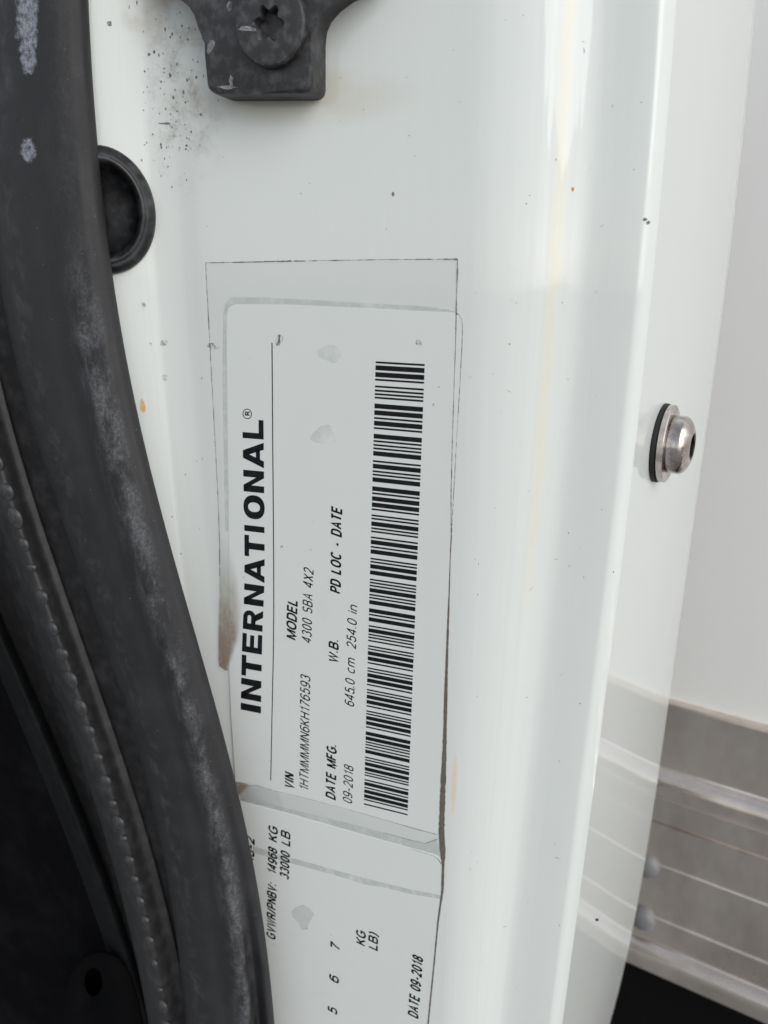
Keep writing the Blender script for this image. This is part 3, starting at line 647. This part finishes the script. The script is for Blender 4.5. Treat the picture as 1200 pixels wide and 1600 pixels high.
lip = [(off(BTR, 40), -.001), (off(BTR, 26), -.0035), (off(BTR, 12), -.0085), (off(BTR, 1), -.0112), (off(BTR, -11), -.0110), (off(BTR, -20), -.0070), (off(BTR, -27), .001)]
LIPM = mat_simple('lip_rubber', (.016, .016, .017), .55, var=(.05, .05, .052), vscale=150, amt=.6, bump=.15)
loft('inner_lip', spline_cols(lip, 26), LIPM, WS)
chan = [(off(BTR, -110), .032), (off(BTR, -60), .020), (off(BTR, -26), .008), (off(BTR, 0), .001), (mixf(BTR, GT, .5), .0005), (off(GT, 30), .0005), (off(RT, -40), -.002)]
loft('channel', chan, LIPM, WS, close=False)
y, proto = 560.0, None
while y < 1640:
    c = onL(BTR(y) + 1, y, -.0112); sc = random.uniform(.65, 1.25)
    if proto is None:
        bm = bmesh.new(); bmesh.ops.create_icosphere(bm, subdivisions=2, radius=.0021); proto = bmobj('nub', bm, mat_simple('nub_rubber', (.028, .029, .031), .5, var=(.10, .105, .11), vscale=900, amt=.6), None); o = proto
    else: o = proto.copy(); COL.objects.link(o)
    o.parent = WS; o.location = c - WS.location; o.scale = (1.3 * sc, .6, 1.5 * sc * random.uniform(.7,1.3)); o.rotation_euler = (0, R(-18), -LA)
    y += random.uniform(.75, 1.25) * (43 if y < 900 else 40 if y < 1180 else 33)

# ------------------------------------------------------------------ interior trim left of the seal
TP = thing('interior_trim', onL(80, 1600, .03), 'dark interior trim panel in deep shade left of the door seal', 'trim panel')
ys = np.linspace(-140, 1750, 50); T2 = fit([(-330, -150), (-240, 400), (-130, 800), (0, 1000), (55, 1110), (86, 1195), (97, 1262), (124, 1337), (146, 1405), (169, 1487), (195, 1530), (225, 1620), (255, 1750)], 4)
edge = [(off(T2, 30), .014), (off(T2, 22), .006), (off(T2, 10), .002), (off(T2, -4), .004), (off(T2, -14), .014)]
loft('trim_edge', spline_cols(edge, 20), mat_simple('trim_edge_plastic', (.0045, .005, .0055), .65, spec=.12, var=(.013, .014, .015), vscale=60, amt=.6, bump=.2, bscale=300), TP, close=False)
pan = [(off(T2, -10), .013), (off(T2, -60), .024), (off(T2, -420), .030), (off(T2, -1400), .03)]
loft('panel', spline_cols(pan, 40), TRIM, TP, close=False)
# tab with a round hole near the bottom
N = 40; oc, ic = [], []
tabp = [(100, 1640), (95, 1600), (101, 1555), (114, 1512), (133, 1490), (158, 1484), (186, 1492), (206, 1520), (218, 1560), (226, 1600), (232, 1640), (165, 1660)]
pp = rounded(tabp, 9, 4)
def resample(P, n):
    P = np.array(P); P = np.vstack([P, P[:1]]); d = np.r_[0, np.cumsum(np.linalg.norm(np.diff(P, axis=0), axis=1))]; t = np.linspace(0, d[-1], n, endpoint=False)
    return np.c_[np.interp(t, d, P[:, 0]), np.interp(t, d, P[:, 1])]
oc = resample(pp, N); c0 = np.array([146, 1534]); k0 = int(np.argmin(np.arctan2(oc[:, 1] - c0[1], oc[:, 0] - c0[0]))); oc = np.roll(oc, -k0, 0)
ang = np.arctan2(oc[:, 1] - c0[1], oc[:, 0] - c0[0]); ic = np.c_[c0[0] + 14 * np.cos(ang), c0[1] + 22 * np.sin(ang)]
vs = [onL(x, y, .004) for x, y in oc] + [onL(x, y, -.0005) for x, y in c0 + (oc - c0) * .93] + [onL(x, y, -.0005) for x, y in ic] + [onL(x, y, .012) for x, y in ic] + [onL(*c0, .0121)] * N
mesh('clip_tab', vs, [tuple(reversed(f)) for f in grid_faces(5, N, True)], mat_simple('clip_plastic', (.0025, .0025, .003), .8, spec=.05), TP)

# ------------------------------------------------------------------ bolt on the rear face
bc = on_plane(1031, 692, c700, NS)
pB, nB = hit(1031, 692, 0, BVR)
if pB is not None: bc = pB
kz = (bc - CAM).dot(FWD) / FPX
BO = thing('bolt', bc, 'shiny steel button head bolt with washer and black gasket on glossy white corner', 'bolt')
Rw = 59.5 * kz * 1.03
lathe('gasket', [(Rw * .3, 0), (Rw, 0), (Rw * 1.01, .0007), (Rw, .0014), (Rw * .3, .0014)], bc, NS, GASKET, BO)
lathe('washer', [(Rw * .3, .0015), (Rw * .96, .0015), (Rw * .98, .0019), (Rw * .98, .0036), (Rw * .95, .0039), (Rw * .3, .0039)], bc, NS, STEEL, BO)
Rh = 43.5 * kz * 1.03; AX = .74; h0 = .0050
hd = [(Rh * .97, h0), (Rh, h0 + .0004), (Rh, h0 + .0050), (Rh * .99, h0 + .0056)]
for a in np.linspace(0, 1, 9): hd.append((Rh * (.975 - .22 * a - .21 * a * a), h0 + .0061 + .0050 * a - .0013 * a * a))
hd += [(Rh * .53, h0 + .0098), (Rh * .47, h0 + .0098)]
h0 = .0050; hd = [(a, .0039 + (h - h0) * AX) for a, h in hd]; h0 = .0039
bo = lathe('bolt_head', hd, bc, NS, STEEL, BO)
vs = []
for r_, h in ((Rh * .475, h0 + .00981 * AX), (Rh * .43, h0 + .0095 * AX), (Rh * .42, h0 + .0030), (.0001, h0 + .0027)):
    for i in range(36):
        a = 2 * math.pi * i / 36; q = r_ * (1 if r_ > Rh * .45 or r_ < .001 else math.cos(math.pi / 6) / math.cos((a % (math.pi / 3)) - math.pi / 6))
        vs.append(bc + NS * h + (DS * math.cos(a) + ZV * math.sin(a)) * q)
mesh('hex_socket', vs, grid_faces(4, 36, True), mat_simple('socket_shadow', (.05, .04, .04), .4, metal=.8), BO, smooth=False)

# ------------------------------------------------------------------ cargo box beyond the cab
PBX = CAM + ray(1110, 1280) * .62
def onB(px, py): return on_plane(px, py, PBX, NB)
zb = lambda y: onB(1150, y).z
CB = thing('cargo_box', Vector((PBX.x, PBX.y, zb(1545))), 'white cargo box side wall with aluminium bottom rail behind the cab', 'cargo box')
def extrude(name, prof, m, parent, t0=-.5, t1=1.8, sharp=20):       # prof: (z, outward) list, carried along the truck's axis
    o0 = Vector((PBX.x, PBX.y, 0)); vs = []
    for t in (t0, t1):
        for z, e in prof: vs.append(o0 + NS * t + NB * e + ZV * z)
    k = len(prof); fs = [(i, i + 1, k + i + 1, k + i) for i in range(k - 1)]
    o = mesh(name, vs, fs, m, parent); auto_sharp(o, sharp); return o
ztop = zb(1117)
extrude('wall_panel', [(ztop - .02, -.0), (ztop + 1.1, -.0)], PANEL, CB)
sc_ = (zb(1117) - zb(1545))
prof = [(zb(1118), -.001), (zb(1119), .004), (zb(1121), .0062), (zb(1124), .0066), (zb(1126), .0060), (zb(1226), .0060), (zb(1228), .0066), (zb(1230), .0085), (zb(1232), .0112), (zb(1235), .0140), (zb(1239), .0160), (zb(1243), .0167), (zb(1247), .0155), (zb(1249), .0125), (zb(1252), .0110),
        (zb(1267), .0110), (zb(1269), .0128), (zb(1272), .0132), (zb(1274), .0122), (zb(1309), .0122), (zb(1310), .0100), (zb(1313), .0100), (zb(1314), .0122),
        (zb(1377), .0122), (zb(1379), .0136), (zb(1381), .0136), (zb(1383), .0120), (zb(1465), .0120), (zb(1467), .0136), (zb(1470), .0136), (zb(1472), .0120),
        (zb(1508), .0120), (zb(1510), .0130), (zb(1512), .0155), (zb(1515), .0188), (zb(1519), .0212), (zb(1524), .0224), (zb(1528), .0226), (zb(1543), .0226), (zb(1545), .0210), (zb(1545), -.03)]
extrude('bottom_rail', prof, ALU, CB)
extrude('underbox_shade', [(zb(1545) + .001, -.028), (zb(1545) - .03, -.030), (zb(1545) - 1.0, -.030)], SHADEB, CB)  # black sheet added in place of the deep shade under the box
for px, py in ((1016, 1337), (1010, 1419)):
    c = onB(px, py) + NB * .012; r_ = .0112
    lathe('rivet', [(r_, 0), (r_ * .97, .0022), (r_ * .86, .0044), (r_ * .62, .0066), (r_ * .3, .0078), (.0002, .0081)], c, NB, RIVETM, CB)
